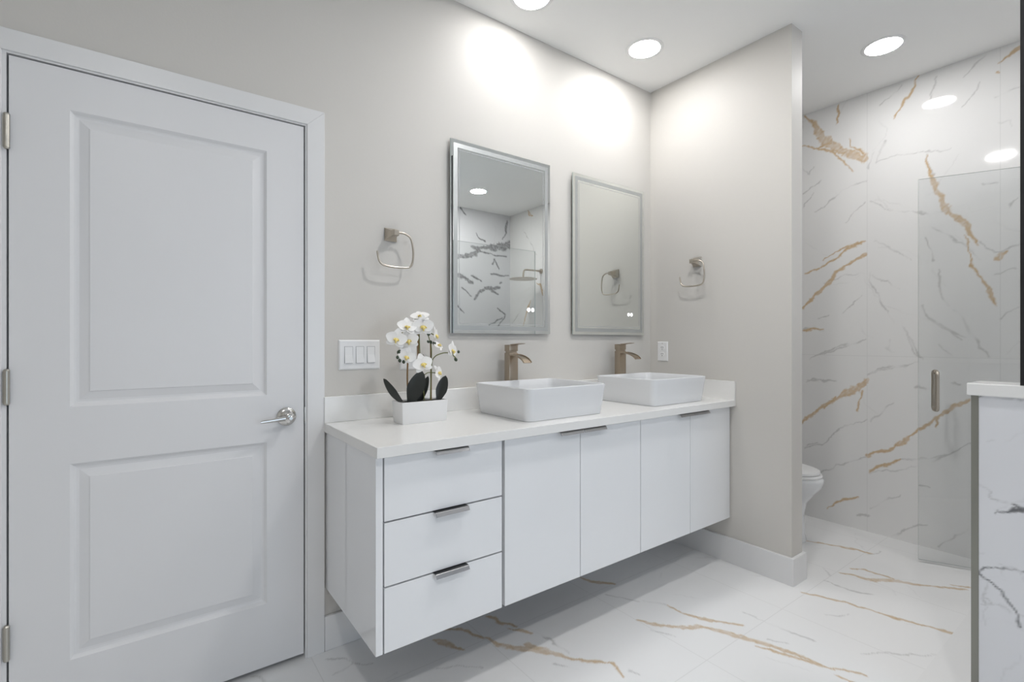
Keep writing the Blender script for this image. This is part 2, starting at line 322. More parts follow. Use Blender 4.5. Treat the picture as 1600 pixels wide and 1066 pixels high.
# vein lines as (u, v, width) in metres on each surface; g gold, y grey, d dark
VEINS = json.loads('{"FAR":[["g",[[1.546,2.783,0.0113],[1.479,2.688,0.0259],[1.404,2.561,0.051],[1.307,2.459,0.0676],[1.174,2.381,0.0791]]],["g",[[1.453,2.541,0.0184],[1.355,2.455,0.0126],[1.253,2.319,0.0053]]],["g",[[1.253,2.529,0.007],[1.256,2.478,0.0105],[1.179,2.419,0.0138]]],["g",[[1.546,2.565,0.0075],[1.445,2.536,0.0147],[1.387,2.547,0.0181]]],["g",[[1.543,1.44,0.0376],[1.453,1.527,0.0221],[1.387,1.577,0.0163],[1.339,1.662,0.0215],[1.269,1.707,0.0158],[1.174,1.752,0.0344]]],["g",[[1.546,1.691,0.0113],[1.47,1.71,0.0092],[1.331,1.751,0.0107],[1.269,1.804,0.0141],[1.174,1.845,0.0086]]],["g",[[1.42,1.763,0.0055],[1.339,1.796,0.0072],[1.269,1.813,0.0088],[1.208,1.838,0.0052]]],["g",[[0.874,2.292,0.0048],[0.843,2.181,0.0126],[0.835,2.124,0.0314],[0.807,2.054,0.028],[0.777,1.978,0.0463],[0.742,1.909,0.0397],[0.696,1.832,0.0226],[0.674,1.775,0.018],[0.65,1.729,0.0045]]],["g",[[0.708,1.796,0.003],[0.68,1.686,0.0075],[0.652,1.593,0.0089],[0.619,1.516,0.0147],[0.587,1.44,0.0204],[0.575,1.388,0.0073]]],["g",[[0.897,2.787,0.0099],[0.934,2.719,0.0088],[0.974,2.673,0.0114],[1.021,2.582,0.0064]]],["g",[[0.47,2.752,0.0394],[0.497,2.746,0.0331],[0.524,2.728,0.02],[0.57,2.699,0.009]]],["g",[[0.57,2.654,0.0158],[0.56,2.647,0.0068]]],["g",[[1.338,2.782,0.0111],[1.349,2.738,0.0112],[1.334,2.669,0.0111]]],["g",[[0.564,1.655,0.0319],[0.551,1.682,0.0202],[0.53,1.694,0.0072]]],["y",[[1.462,2.091,0.0074],[1.3,2.208,0.0089],[1.183,2.242,0.0052]]],["y",[[1.546,2.237,0.0094],[1.428,2.285,0.0055]]],["y",[[1.539,2.145,0.0075],[1.479,2.224,0.0056]]],["y",[[1.292,1.984,0.0035],[1.179,2.1,0.0052]]],["y",[[1.157,2.309,0.0068],[1.125,2.402,0.0051]]],["y",[[1.114,2.322,0.0051],[1.071,2.461,0.0067]]],["y",[[1.3,1.397,0.0089],[1.193,1.508,0.0052]]],["y",[[1.543,1.284,0.0094],[1.47,1.298,0.0129],[1.412,1.274,0.0055]]],["y",[[1.522,1.093,0.0056],[1.355,1.169,0.0072],[1.179,1.223,0.0069]]],["y",[[1.525,0.939,0.015],[1.445,0.937,0.011],[1.355,0.953,0.0108]]],["y",[[1.145,1.649,0.0085],[1.142,1.563,0.0085],[1.085,1.415,0.0084],[1.017,1.305,0.0066]]],["y",[[0.983,1.287,0.0098],[0.951,1.189,0.0113],[0.938,1.157,0.0048],[0.887,1.107,0.008]]],["y",[[1.16,1.0,0.0068],[1.044,1.036,0.0083],[0.912,1.094,0.0064]]],["y",[[1.058,1.222,0.0067],[1.065,1.155,0.01],[1.03,1.139,0.005]]],["y",[[1.149,2.097,0.0068],[1.071,2.042,0.005],[1.03,2.008,0.0033],[0.887,1.951,0.0111],[0.789,1.957,0.0062]]],["y",[[1.128,1.834,0.0051],[1.03,1.765,0.0099],[0.951,1.7,0.0049]]],["y",[[1.151,1.65,0.0051],[1.085,1.575,0.0067],[0.99,1.52,0.0049]]],["y",[[0.825,1.616,0.0078],[0.807,1.533,0.0125],[0.795,1.47,0.0093],[0.768,1.418,0.0123]]],["y",[[0.887,1.421,0.0127],[0.862,1.356,0.0174],[0.789,1.28,0.0155],[0.696,1.233,0.0075]]],["y",[[0.754,1.39,0.0061],[0.696,1.296,0.0136],[0.652,1.228,0.0104],[0.598,1.118,0.0073]]],["y",[[0.819,1.182,0.0062],[0.769,1.118,0.0092]]],["y",[[0.856,1.869,0.0063],[0.789,1.818,0.0062],[0.742,1.764,0.0046],[0.63,1.654,0.0059]]],["y",[[0.647,1.748,0.0074],[0.577,1.701,0.0058],[0.546,1.699,0.0072],[0.49,1.723,0.0057]]],["y",[[0.566,1.564,0.0058],[0.49,1.582,0.0057]]],["y",[[0.88,1.81,0.0048],[0.849,1.686,0.0063]]],["y",[[1.404,1.587,0.0036],[1.276,1.637,0.0071],[1.174,1.644,0.0034]]],["y",[[0.525,1.922,0.0086],[0.49,1.957,0.0042]]],["y",[[0.641,2.066,0.0044],[0.566,2.069,0.0044]]],["y",[[0.566,1.315,0.0044],[0.495,1.376,0.0043]]],["y",[[1.437,1.352,0.0037],[1.371,1.377,0.0072]]],["y",[[0.682,2.714,0.0117],[0.647,2.751,0.0069],[0.618,2.77,0.0034]]],["y",[[0.708,2.691,0.0035],[0.682,2.714,0.0058]]],["y",[[0.713,2.522,0.0035],[0.63,2.64,0.0046]]],["y",[[0.846,2.634,0.0037],[0.817,2.744,0.0049]]],["y",[[1.113,2.326,0.0053],[1.016,2.33,0.0038],[0.762,2.302,0.0036]]],["y",[[0.573,2.522,0.0056],[0.493,2.543,0.0044]]],["y",[[0.568,2.388,0.0045],[0.52,2.376,0.0078],[0.517,2.336,0.0056]]],["y",[[1.102,2.684,0.003],[0.985,2.759,0.0051]]],["y",[[1.542,2.415,0.0044],[1.501,2.36,0.0058],[1.475,2.41,0.0043]]],["y",[[0.879,2.302,0.0049],[0.836,2.191,0.0073]]],["g",[[1.55,0.642,0.0284],[1.433,0.749,0.0231],[1.331,0.842,0.0315],[1.253,0.895,0.0441],[1.17,0.96,0.0561]]],["g",[[1.351,0.842,0.0136],[1.412,0.745,0.0115]]],["g",[[1.206,0.899,0.0196],[1.223,0.773,0.0066]]],["g",[[1.163,0.478,0.0345],[1.114,0.517,0.0149],[1.036,0.543,0.0188],[0.968,0.617,0.0266],[0.911,0.686,0.0202],[0.825,0.762,0.0157],[0.736,0.838,0.023],[0.672,0.885,0.0301]]],["g",[[0.832,0.706,0.0059],[0.818,0.763,0.0196]]],["g",[[1.15,0.394,0.0258],[1.07,0.436,0.0189],[1.002,0.487,0.0103]]],["y",[[1.002,0.487,0.0083],[0.856,0.53,0.0079],[0.78,0.564,0.0097],[0.672,0.649,0.0056]]],["y",[[1.15,0.377,0.0107],[1.019,0.414,0.0083],[0.903,0.48,0.006]]],["g",[[1.545,1.274,0.0095],[1.476,1.285,0.0116],[1.412,1.288,0.0069]]],["y",[[1.523,0.925,0.0141],[1.486,0.954,0.0117],[1.412,0.935,0.0161],[1.341,0.956,0.0113]]],["y",[[1.519,1.093,0.0071],[1.371,1.147,0.0091],[1.174,1.226,0.0086]]],["y",[[1.541,0.463,0.0118],[1.433,0.505,0.0092],[1.311,0.633,0.0089],[1.174,0.718,0.0065]]],["y",[[1.159,0.704,0.0108],[1.105,0.769,0.0085],[1.032,0.829,0.0062]]],["y",[[1.159,1.004,0.0086],[1.053,1.047,0.0084],[0.932,1.085,0.0081]]],["y",[[0.977,1.28,0.0103],[0.895,1.114,0.01]]],["y",[[0.841,1.333,0.0099],[0.765,1.268,0.0116],[0.707,1.21,0.0076]]],["y",[[1.039,0.005,0.0104],[0.977,0.066,0.0082],[0.911,0.114,0.0101],[0.869,0.131,0.004]]],["y",[[1.224,0.085,0.0109],[1.169,0.11,0.0108]]],["y",[[0.825,0.03,0.0098],[0.751,0.097,0.0096],[0.682,0.176,0.0094]]],["y",[[0.927,0.951,0.0142],[0.869,0.924,0.01]]],["y",[[0.916,0.351,0.0121],[0.869,0.354,0.008]]],["y",[[1.519,0.486,0.0094],[1.454,0.513,0.0093]]],["y",[[0.856,0.5,0.0179],[0.78,0.564,0.0117]]],["y",[[0.765,0.963,0.0097],[0.736,0.953,0.0096]]],["y",[[1.159,0.149,0.0065],[1.053,0.23,0.0063],[1.002,0.264,0.0062]]],["y",[[1.519,0.298,0.0071],[1.331,0.383,0.0067],[1.178,0.468,0.0065]]],["g",[[1.392,0.069,0.0091],[1.301,0.155,0.0156],[1.211,0.198,0.0131]]],["g",[[-0.722,2.791,0.0189],[-0.694,2.748,0.0426],[-0.605,2.705,0.0142]]],["g",[[-0.548,1.891,0.0142],[-0.474,1.849,0.0331],[-0.43,1.739,0.0142]]],["g",[[-0.663,1.696,0.0118],[-0.722,1.565,0.0284],[-0.801,1.407,0.0189]]],["y",[[-0.822,2.588,0.0095],[-0.702,2.444,0.0095],[-0.548,2.227,0.0071]]],["y",[[-1.03,1.426,0.0095],[-0.862,1.571,0.0071]]]],"REAR":[["d",[[3.633,2.72,0.0257],[3.602,2.626,0.0412],[3.614,2.564,0.0257],[3.57,2.474,0.0129]]],["d",[[3.098,2.338,0.036],[3.185,2.307,0.0772],[3.287,2.335,0.0618],[3.392,2.36,0.0927],[3.514,2.391,0.1133],[3.646,2.401,0.1338]]],["d",[[3.179,2.519,0.0077],[3.214,2.45,0.0129],[3.296,2.421,0.0154]]],["d",[[2.916,2.198,0.0669],[3.042,2.223,0.0875],[3.141,2.246,0.0772],[3.219,2.291,0.0412]]],["d",[[3.214,2.273,0.0129],[3.422,2.27,0.0103],[3.624,2.276,0.0129]]],["d",[[3.428,2.226,0.0154],[3.392,2.152,0.0129]]],["d",[[3.428,2.226,0.0129],[3.468,2.159,0.018],[3.499,2.106,0.0077]]],["d",[[3.377,2.033,0.0232],[3.514,2.027,0.0232],[3.652,2.043,0.0103]]],["d",[[2.903,1.978,0.0669],[3.013,1.956,0.0721],[3.113,1.914,0.0257]]],["d",[[3.098,1.998,0.0206],[3.243,1.948,0.0103]]],["d",[[3.141,1.714,0.0206],[3.199,1.798,0.0515],[3.287,1.84,0.0618],[3.392,1.852,0.0669],[3.514,1.875,0.0257]]],["d",[[3.392,1.822,0.0463],[3.483,1.797,0.0129]]],["d",[[3.477,1.625,0.018],[3.602,1.533,0.0103]]],["d",[[3.602,1.533,0.0103],[3.483,1.398,0.0129]]],["d",[[3.362,1.409,0.0129],[3.545,1.501,0.0077]]],["d",[[2.944,2.77,0.0206],[3.028,2.704,0.0077]]],["d",[[2.916,1.626,0.0206],[3.013,1.546,0.0103]]],["d",[[2.958,1.844,0.0103],[3.098,1.756,0.0051]]],["d",[[3.514,1.931,0.0206],[3.539,1.945,0.0206]]]],"FLO":[["g",[[1.712,1.371,0.0207],[1.745,1.313,0.0273],[1.799,1.262,0.0271],[1.883,1.203,0.0238],[1.919,1.134,0.02],[1.938,1.075,0.0361],[1.969,0.992,0.0192],[2.014,0.89,0.0156],[2.034,0.758,0.0148]]],["g",[[1.903,1.388,0.011],[1.923,1.288,0.0142],[1.96,1.195,0.0208],[2.032,1.1,0.0136]]],["g",[[1.114,1.664,0.026],[1.134,1.587,0.0286],[1.186,1.524,0.0283],[1.244,1.471,0.0344],[1.275,1.412,0.0154],[1.311,1.362,0.0122],[1.399,1.256,0.012]]],["g",[[1.221,1.529,0.0318],[1.247,1.451,0.0155]]],["g",[[1.399,1.256,0.012],[1.381,1.187,0.0087]]],["g",[[1.006,1.827,0.0269],[1.065,1.762,0.02],[1.104,1.671,0.0195]]],["g",[[0.938,1.78,0.0194],[0.962,1.73,0.0384],[1.003,1.668,0.0221]]],["g",[[1.201,1.795,0.014],[1.224,1.728,0.0241],[1.259,1.668,0.0136]]],["g",[[1.226,1.671,0.0135],[1.265,1.625,0.0302],[1.286,1.585,0.0199]]],["g",[[1.792,1.802,0.0123],[1.807,1.734,0.0241],[1.861,1.663,0.0159]]],["y",[[1.304,1.607,0.0067],[1.311,1.488,0.0097],[1.313,1.408,0.0062]]],["y",[[1.746,1.61,0.0076],[1.818,1.49,0.0111]]],["y",[[1.849,1.481,0.0112],[1.91,1.35,0.0108]]],["y",[[2.139,1.051,0.0103],[2.163,0.901,0.0065]]],["y",[[1.684,1.297,0.0067],[1.74,1.221,0.0066]]],["y",[[0.279,2.015,0.0087],[0.332,1.937,0.0086]]],["y",[[1.216,1.391,0.006],[1.265,1.314,0.0059]]],["y",[[2.124,1.159,0.0071],[2.156,1.001,0.0068]]],["y",[[0.834,1.619,0.0059],[0.921,1.595,0.006],[0.981,1.524,0.0059]]],["y",[[1.43,1.191,0.0059],[1.439,1.144,0.0058]]],["g",[[2.515,1.059,0.0162],[2.546,1.009,0.0225],[2.579,0.935,0.0158],[2.61,0.799,0.0121],[2.616,0.714,0.0177],[2.632,0.636,0.0172],[2.686,0.56,0.0226],[2.712,0.497,0.025]]],["g",[[2.912,1.048,0.0214],[2.933,0.986,0.0175],[2.948,0.917,0.031],[3.038,0.829,0.0239],[3.058,0.78,0.0169],[3.127,0.69,0.0134],[3.199,0.617,0.0166]]],["g",[[3.008,1.035,0.0217],[3.048,0.986,0.018],[3.036,0.929,0.0141],[3.044,0.859,0.0173]]],["g",[[3.2,1.324,0.0164],[3.26,1.182,0.02],[3.317,1.048,0.0272]]],["g",[[1.94,0.977,0.008],[1.982,0.893,0.0131],[2.018,0.8,0.0153],[2.071,0.718,0.01],[2.088,0.66,0.0073]]],["g",[[1.996,0.735,0.0098],[2.012,0.676,0.0144]]],["g",[[3.198,0.667,0.0135],[3.241,0.619,0.0101]]],["y",[[2.743,1.056,0.0137],[2.748,0.938,0.0132],[2.779,0.871,0.0098]]],["y",[[2.147,0.995,0.0115],[2.173,0.867,0.011]]],["y",[[2.226,0.726,0.0053],[2.343,0.618,0.0052],[2.493,0.52,0.0053]]],["y",[[2.403,0.918,0.006],[2.487,0.862,0.006]]],["y",[[2.893,1.13,0.0073],[2.823,1.068,0.014]]],["y",[[3.285,1.038,0.0077],[3.397,1.023,0.0079]]],["y",[[2.017,0.988,0.0055],[2.06,0.928,0.0055]]],["y",[[0.551,1.934,0.0076],[0.597,1.888,0.0094],[0.618,1.837,0.0074]]],["y",[[0.552,1.822,0.0072],[0.617,1.833,0.0074],[0.676,1.795,0.0056]]]],"PONY":[["d",[[0.328,0.698,0.0015],[0.323,0.705,0.0051],[0.31,0.706,0.0081],[0.295,0.71,0.011],[0.282,0.717,0.0125],[0.264,0.723,0.0125]]],["d",[[0.298,0.725,0.0029],[0.284,0.724,0.0051],[0.268,0.723,0.0037]]],["d",[[0.375,0.502,0.0029],[0.363,0.49,0.0029],[0.356,0.486,0.0081],[0.347,0.47,0.0026],[0.339,0.462,0.0044],[0.323,0.435,0.0029],[0.305,0.407,0.0026],[0.287,0.386,0.0026],[0.274,0.359,0.0026]]],["d",[[0.353,0.49,0.0022],[0.339,0.504,0.0029],[0.315,0.516,0.0026],[0.295,0.52,0.0022],[0.277,0.524,0.0029],[0.264,0.534,0.0022]]],["y",[[0.313,0.532,0.0018],[0.3,0.53,0.0015],[0.287,0.529,0.0018]]],["y",[[0.311,0.513,0.0018],[0.304,0.492,0.0029]]],["y",[[0.276,0.519,0.0026],[0.271,0.496,0.0022]]],["y",[[0.339,0.462,0.0015],[0.353,0.434,0.0022],[0.362,0.404,0.0018],[0.354,0.385,0.0015],[0.358,0.346,0.0022],[0.359,0.32,0.0015]]],["y",[[0.355,0.407,0.0011],[0.344,0.395,0.0018],[0.318,0.399,0.0018],[0.3,0.38,0.0018]]],["y",[[0.369,0.458,0.0015],[0.347,0.466,0.0026],[0.321,0.478,0.0018],[0.3,0.483,0.0015]]],["y",[[0.372,0.551,0.0015],[0.344,0.56,0.0015]]],["y",[[0.37,0.757,0.0015],[0.336,0.739,0.0018],[0.295,0.728,0.0018]]],["y",[[0.366,0.391,0.0011],[0.344,0.395,0.0015]]],["y",[[0.287,0.389,0.0015],[0.272,0.391,0.0011]]],["y",[[0.321,0.444,0.0011],[0.323,0.424,0.0011]]],["d",[[0.368,1.027,0.0029],[0.357,1.035,0.0023],[0.35,1.039,0.0012]]],["d",[[0.369,1.006,0.0029],[0.362,1.009,0.0023]]],["y",[[0.327,1.036,0.0012],[0.312,1.036,0.0029],[0.295,1.034,0.0047],[0.281,1.035,0.0023],[0.267,1.026,0.0029]]],["y",[[0.368,0.956,0.0018],[0.364,0.958,0.0012]]],["y",[[0.346,0.891,0.0018],[0.329,0.898,0.0012]]]]}')

def shift(vs, du, dv): return [(k, [(a - du, b - dv, w_) for a, b, w_ in p]) for k, p in vs]

# ------------------------------------------------------------------ the room
fx0, fy0 = WL, WRE
def floor_seam(U, V):
    x, y = U + fx0, V + fy0
    return ((np.abs(x - 1.70) < .0014) & (y < 1.058) & (y > .45)) | ((np.abs(x - 2.90) < .0014) & (y < 1.058) & (y > .45)) | ((np.abs(x - .50) < .0014) & (y < 1.058) & (y > .45)) \
        | ((np.abs(x - 1.10) < .0014) & (y > 1.058) & (y < 1.665)) | ((np.abs(x - 2.30) < .0014) & (y > 1.058) & (y < 1.665)) | ((np.abs(x - 3.49) < .0014) & (y > 1.058) & (y < 1.665))
# near-floor (fine grid) and the rest of the floor
def floor_piece(name, x0, x1, y0, y1, step, veins, su, sv, faint, seed):
    def sm(U, V):
        return floor_seam(U + x0 - fx0, V + y0 - fy0) * 1.0
    return marble(name, (x0, y0, 0), (1, 0, 0), (0, 1, 0), x1 - x0, y1 - y0, step, shift(veins, x0, y0), [s - x0 for s in su if x0 < s < x1], [s - y0 for s in sv if y0 < s < y1],
                  M['floor_marble'], seam=sm, thick=.1, faint=faint, seed=seed)
fl = floor_piece('floor', .2, WR, .55, WB, .0058, VEINS['FLO'], (.5, 1.1, 1.7, 2.3, 2.9, 3.49), (1.058, 1.665), 34, 3)
f2 = box(WL, WR, WRE, .55, -.1, 0); bx(f2, .2, WR, WB, WB + .2, -.1, 0); bx(f2, WL, .2, .55, WB + .2, -.1, 0)
obj('floor.001', f2, mat('white floor tile', (.79, .79, .79), .17), kind='structure')
cb = box(WL - .1, WR + .1, WRE - .1, WB + .2, ZC, ZC + .1); obj('ceiling', cb, M['ceil'], kind='structure')
# back wall with the doorway; last box is an added plate that darkens door gaps
DX0, DX1, DZ = -.337, .490, 2.036
wb = box(WL, DX0, WB, WB + .115, 0, ZC); bx(wb, DX0, DX1, WB, WB + .115, DZ, ZC); bx(wb, DX1, WR, WB, WB + .115, 0, ZC); bx(wb, DX0 - .1, DX1 + .1, WB + .115, WB + .16, -.02, DZ + .1)
obj('wall_back', wb, M['paint'], kind='structure')
obj('wall_left', box(WL - .1, WL, WRE, WB, 0, ZC), M['paint'], kind='structure')
# wall behind the camera; its unseen window is sized and placed for the daylight
wx0, wx1, wz0, wz1 = .45, 1.95, .35, 2.0
wr = box(WL, wx0, WRE - .1, WRE, 0, ZC); bx(wr, wx1, 2.3, WRE - .1, WRE, 0, ZC); bx(wr, wx0, wx1, WRE - .1, WRE, 0, wz0); bx(wr, wx0, wx1, WRE - .1, WRE, wz1, ZC)
obj('wall_rear', wr, M['paint'], kind='structure')
wf = box(wx0, wx0 + .05, WRE - .08, WRE + .01, wz0, wz1); bx(wf, wx1 - .05, wx1, WRE - .08, WRE + .01, wz0, wz1); bx(wf, wx0, wx1, WRE - .08, WRE + .01, wz0, wz0 + .05); bx(wf, wx0, wx1, WRE - .08, WRE + .01, wz1 - .05, wz1); bx(wf, 1.18, 1.22, WRE - .07, WRE, wz0, wz1)
win = obj('unseen_window_1', wf, M['trim'], kind='structure')
obj('pane', box(wx0 + .03, wx1 - .03, WRE - .05, WRE - .044, wz0 + .03, wz1 - .03), M['pane'], win)
# partition
obj('wall_partition', box(PX0, PX1, PYE, WB, 0, ZC, ), M['paint'], kind='structure')
# tiled right wall, visible piece fine; u = Y from SHY upward
marble('wall_right', (WR, SHY, 0), (0, 1, 0), (0, 0, 1), WB - SHY, ZC, .0052, shift(VEINS['FAR'], SHY, 0), [v - SHY for v in (-.65, -.046, .561, 1.168, 1.775)], [1.115], M['gold_marble'], nrm=(-1, 0, 0), faint=46, seed=8)
# shower end wall
marble('wall_shower', (2.20, SHY, 0), (1, 0, 0), (0, 0, 1), WR - 2.20, ZC, .009, shift(VEINS['REAR'], 2.2, 0), [], [.62, 1.22, 1.84, 2.44], M['dark_marble'], nrm=(0, 1, 0), faint=24, seed=4)
obj('wall_closet', box(2.20, 2.30, WRE, SHY - .08, 0, ZC), M['paint'], kind='structure')
# half wall beside the shower
HX0, HX1, HY1 = 2.082, 2.205, .383
hw = marble('wall_half', (HX0, SHY, 0), (0, 1, 0), (0, 0, 1), HY1 - SHY, 1.04, .0045, shift(VEINS['PONY'], SHY, 0), [], [], M['dark_marble'], nrm=(-1, 0, 0), thick=HX1 - HX0, faint=14, seed=12)
hw.name = 'wall_half'
obj('cap', box(2.070, 2.222, SHY, .393, 1.040, 1.078, .003), M['quartz'], hw)
obj('edge_profile', box(HX0 - .0015, HX0 + .012, HY1 - .0165, HY1 + .0012, 0, 1.0395), M['alu'], hw)
obj('trim_2', box(2.0715, 2.0765, .258, .2745, 1.0785, ZC), M['black'], kind='structure')

# baseboards
BH, BT = .135, .015
def base(name, segs):
    bm = bmesh.new()
    for s in segs: bx(bm, *s, 0, BH, .003)
    return obj(name, bm, M['trim'], kind='structure', smooth=40)
base('baseboard_back', [(.5515, PX0, WB - BT, WB)])
bb = bmesh.new()
outl = [(PX0, WB - BT - .001), (PX0 - BT, WB - BT - .001), (PX0 - BT, PYE - BT), (PX1 + BT, PYE - BT), (PX1 + BT, WB), (PX1, WB), (PX1, PYE), (PX0, PYE)]
A = [bb.verts.new((x, y, 0)) for x, y in outl]; B = [bb.verts.new((x, y, BH)) for x, y in outl]; n = len(outl)
for k in range(n): bb.faces.new((A[k], A[(k + 1) % n], B[(k + 1) % n], B[k]))
for ring in (A, B):
    for q in ((0, 1, 2, 7), (2, 3, 6, 7), (3, 4, 5, 6)): bb.faces.new([ring[i] for i in q])
obj('baseboard_partition', bb, M['trim'], kind='structure')

# ------------------------------------------------------------------ door casing and door
CY0 = WB - .016
cs = bmesh.new()
def casing_piece(pts):
    F = [cs.verts.new((x, CY0, z)) for x, z in pts]; Bk = [cs.verts.new((x, WB, z)) for x, z in pts]
    cs.faces.new(F); cs.faces.new(Bk)
    for k in range(4): cs.faces.new((F[k], F[(k + 1) % 4], Bk[(k + 1) % 4], Bk[k]))
xi0, xi1, zi = -.334, .4865, 2.036; xo0, xo1, zo = -.398, .5505, 2.098
casing_piece([(xi1, 0), (xo1, 0), (xo1, zo), (xi1, zi)])
casing_piece([(xo0, 0), (xi0, 0), (xi0, zi), (xo0, zo)])
casing_piece([(xi0, zi), (xi1, zi), (xo1, zo), (xo0, zo)])
bmesh.ops.bevel(cs, geom=[e for e in cs.edges], offset=.0012, segments=1, affect='EDGES')
trim = obj('trim_1', cs, M['trim'], kind='structure')
jb = box(DX0, -.3245, WB - .010, WB + .115, 0, 2.0305); bx(jb, .4805, DX1, WB - .010, WB + .115, 0, 2.0305); bx(jb, DX0, DX1, WB - .010, WB + .115, 2.0305, DZ)
bx(jb, -.3245, -.312, 2.021, 2.06, 0, 2.0305); bx(jb, .468, .4805, 2.021, 2.06, 0, 2.0305); bx(jb, -.3245, .4805, 2.021, 2.06, 2.018, 2.0305)
obj('jamb', jb, M['trim'], trim)
sk = box(.478, .4808, WB - .0095, WB + .012, .900, .958); obj('strike_plate', sk, M['hinge'], trim)

dx0, dx1, dz0, dz1, DF = -.3200, .4755, .020, 2.0255, 1.978
panels = [(-.190, .348, 1.011, 1.905), (-.188, .346, .250, .840)]
dm = bmesh.new()
xs = [dx0, -.190, .348, dx1]; zs = [dz0, .250, .840, 1.011, 1.905, dz1]
gv = {(i, j): dm.verts.new((xs[i], DF, zs[j])) for i in range(4) for j in range(6)}
for i in range(3):
    for j in range(5):
        if i == 1 and j in (1, 3): continue
        dm.faces.new((gv[i, j], gv[i + 1, j], gv[i + 1, j + 1], gv[i, j + 1]))
prof = [(0, 0), (.004, .0035), (.009, .0085), (.014, .0105), (.020, .0108), (.0215, .0105), (.0445, .0040), (.0455, .0022), (.047, .0020)]
for (x0, x1, z0, z1), (ja, jbx) in zip([(-.190, .348, 1.011, 1.905), (-.190, .348, .250, .840)], [(3, 4), (1, 2)]):
    prev = [gv[1, ja], gv[2, ja], gv[2, jbx], gv[1, jbx]]
    for d, dep in prof[1:]:
        cur = [dm.verts.new((x, DF + dep, z)) for x, z in ((x0 + d, z0 + d), (x1 - d, z0 + d), (x1 - d, z1 - d), (x0 + d, z1 - d))]
        for k in range(4): dm.faces.new((prev[k], prev[(k + 1) % 4], cur[(k + 1) % 4], cur[k]))
        prev = cur
    dm.faces.new(prev)
bk = [dm.verts.new((x, DF + .04, z)) for x, z in ((dx0, dz0), (dx1, dz0), (dx1, dz1), (dx0, dz1))]; dm.faces.new(bk)
for ring, (a, b_) in (([gv[i, 0] for i in range(4)], (0, 1)), ([gv[3, j] for j in range(6)], (1, 2)), ([gv[i, 5] for i in (3, 2, 1, 0)], (2, 3)), ([gv[0, j] for j in (5, 4, 3, 2, 1, 0)], (3, 0))):
    dm.faces.new(ring + [bk[b_], bk[a]])
door = obj('door_1', dm, M['door'], kind='structure')
hd = bmesh.new()
lathe(hd, [(0, -.0005), (.034, -.0005), (.034, .004), (.031, .008), (.022, .011), (.0135, .013), (.0125, .040), (.0165, .043), (.0165, .056), (.013, .058), (0, .058)], (.414, DF, .928), (0, -1, 0))
handle = obj('door_handle', hd, M['chrome'], door, 35)
lv = bmesh.new()
pts = smooth_path([(.420, DF - .050, .928), (.400, DF - .052, .9275), (.360, DF - .056, .925), (.318, DF - .060, .9225)], 5)
P = []
for i, p in enumerate(pts):
    t = i / (len(pts) - 1); hh = .0115 * (1 - t) + .0048 * t; wd = .0075 * (1 - t) + .0035 * t
    P.append([(p.x, p.y + wd * math.cos(a), p.z + hh * math.sin(a)) for a in [2 * math.pi * k / 12 for k in range(12)]])
loft(lv, P); obj('lever', lv, M['chrome'], handle, 60)
kb = bmesh.new(); lathe(kb, [(0, .0575), (.0085, .0575), (.0085, .061), (.006, .0635), (0, .0635)], (.417, DF, .928), (0, -1, 0), 24); obj('lock_button', kb, M['chrome'], handle, 40)
for zc in (1.806, 1.079, .352):
    h = bmesh.new(); hx = -.3235
    cyl(h, (hx, DF - .007, zc - .045), (hx, DF - .007, zc + .045), .0072, 20)
    lathe(h, [(.0072, 0), (.0075, .002), (.005, .006), (0, .0075)], (hx, DF - .007, zc + .045), (0, 0, 1), 20)
    lathe(h, [(.0072, 0), (.0075, .002), (.005, .006), (0, .0075)], (hx, DF - .007, zc - .045), (0, 0, -1), 20)
    bx(h, hx - .0092, hx - .001, DF - .0035, DF + .002, zc - .044, zc + .044)
    obj('hinge', h, M['hinge'], door, 40)

# ------------------------------------------------------------------ vanity
VF = 1.451                      # plane of the fronts
VZ0, VZ1 = .245, .8555
def edge_pull(x0, x1, ztop, parent):
    bm = bmesh.new()
    y, z = VF, ztop
    prism(bm, [(y + .017, z + .0004), (y + .017, z + .0022), (y - .016, z + .0022), (y - .0185, z + .0006), (y - .0245, z - .0105), (y - .0228, z - .0112), (y - .0172, z - .0010), (y - .0155, z + .0004)], x0, x1, 0)
    prism(bm, [(y + .016, z + .0022), (y + .016, z + .0030), (y - .0155, z + .0030), (y - .0155, z + .0022)], x0 + .001, x1 - .001, 1)  # thin dark strip along the top of the pull
    return obj('handle', bm, [M['pull'], M['dark']], parent)
dc = empty('drawer_cabinet', (0, 0, 0), label='white gloss wall-hung cabinet with three stacked drawers, at the left end under the countertop', cat='cabinet', group='cabinets of the floating vanity')
b = box(.557, .5795, VF, WB - .002, VZ0, VZ1, .0008, 1); obj('side_panel', b, M['gloss'], dc)
b = box(.5795, 1.0345, VF + .020, WB - .002, VZ0 + .002, VZ1 - .001); obj('body', b, M['carcass'], dc)
for z0, z1 in ((.652, .849), (.4505, .6465), (VZ0, .445)):
    d = obj('drawer', box(.5845, 1.0285, VF, VF + .019, z0, z1 - (.0 if z1 < .84 else .0), .0008, 1), M['gloss'], dc)
    edge_pull(.752, .878, z1, d)
def sink_cab(x0, x1, xm, label, pulls, end=False):
    c = empty('sink_cabinet', (0, 0, 0), label=label, cat='cabinet', group='cabinets of the floating vanity')
    obj('body', box(x0 - .006, x1, VF + .020, WB - .002, VZ0 + .002, VZ1 - .001), M['gloss'] if end else M['carcass'], c)
    for (a, e), (p0, p1) in zip(((x0, xm - .0014), (xm + .0014, x1 - .0014)), pulls):
        d = obj('door', box(a, e, VF, VF + .019, VZ0, .849, .0008, 1), M['gloss'], c)
        edge_pull(p0, p1, .849, d)
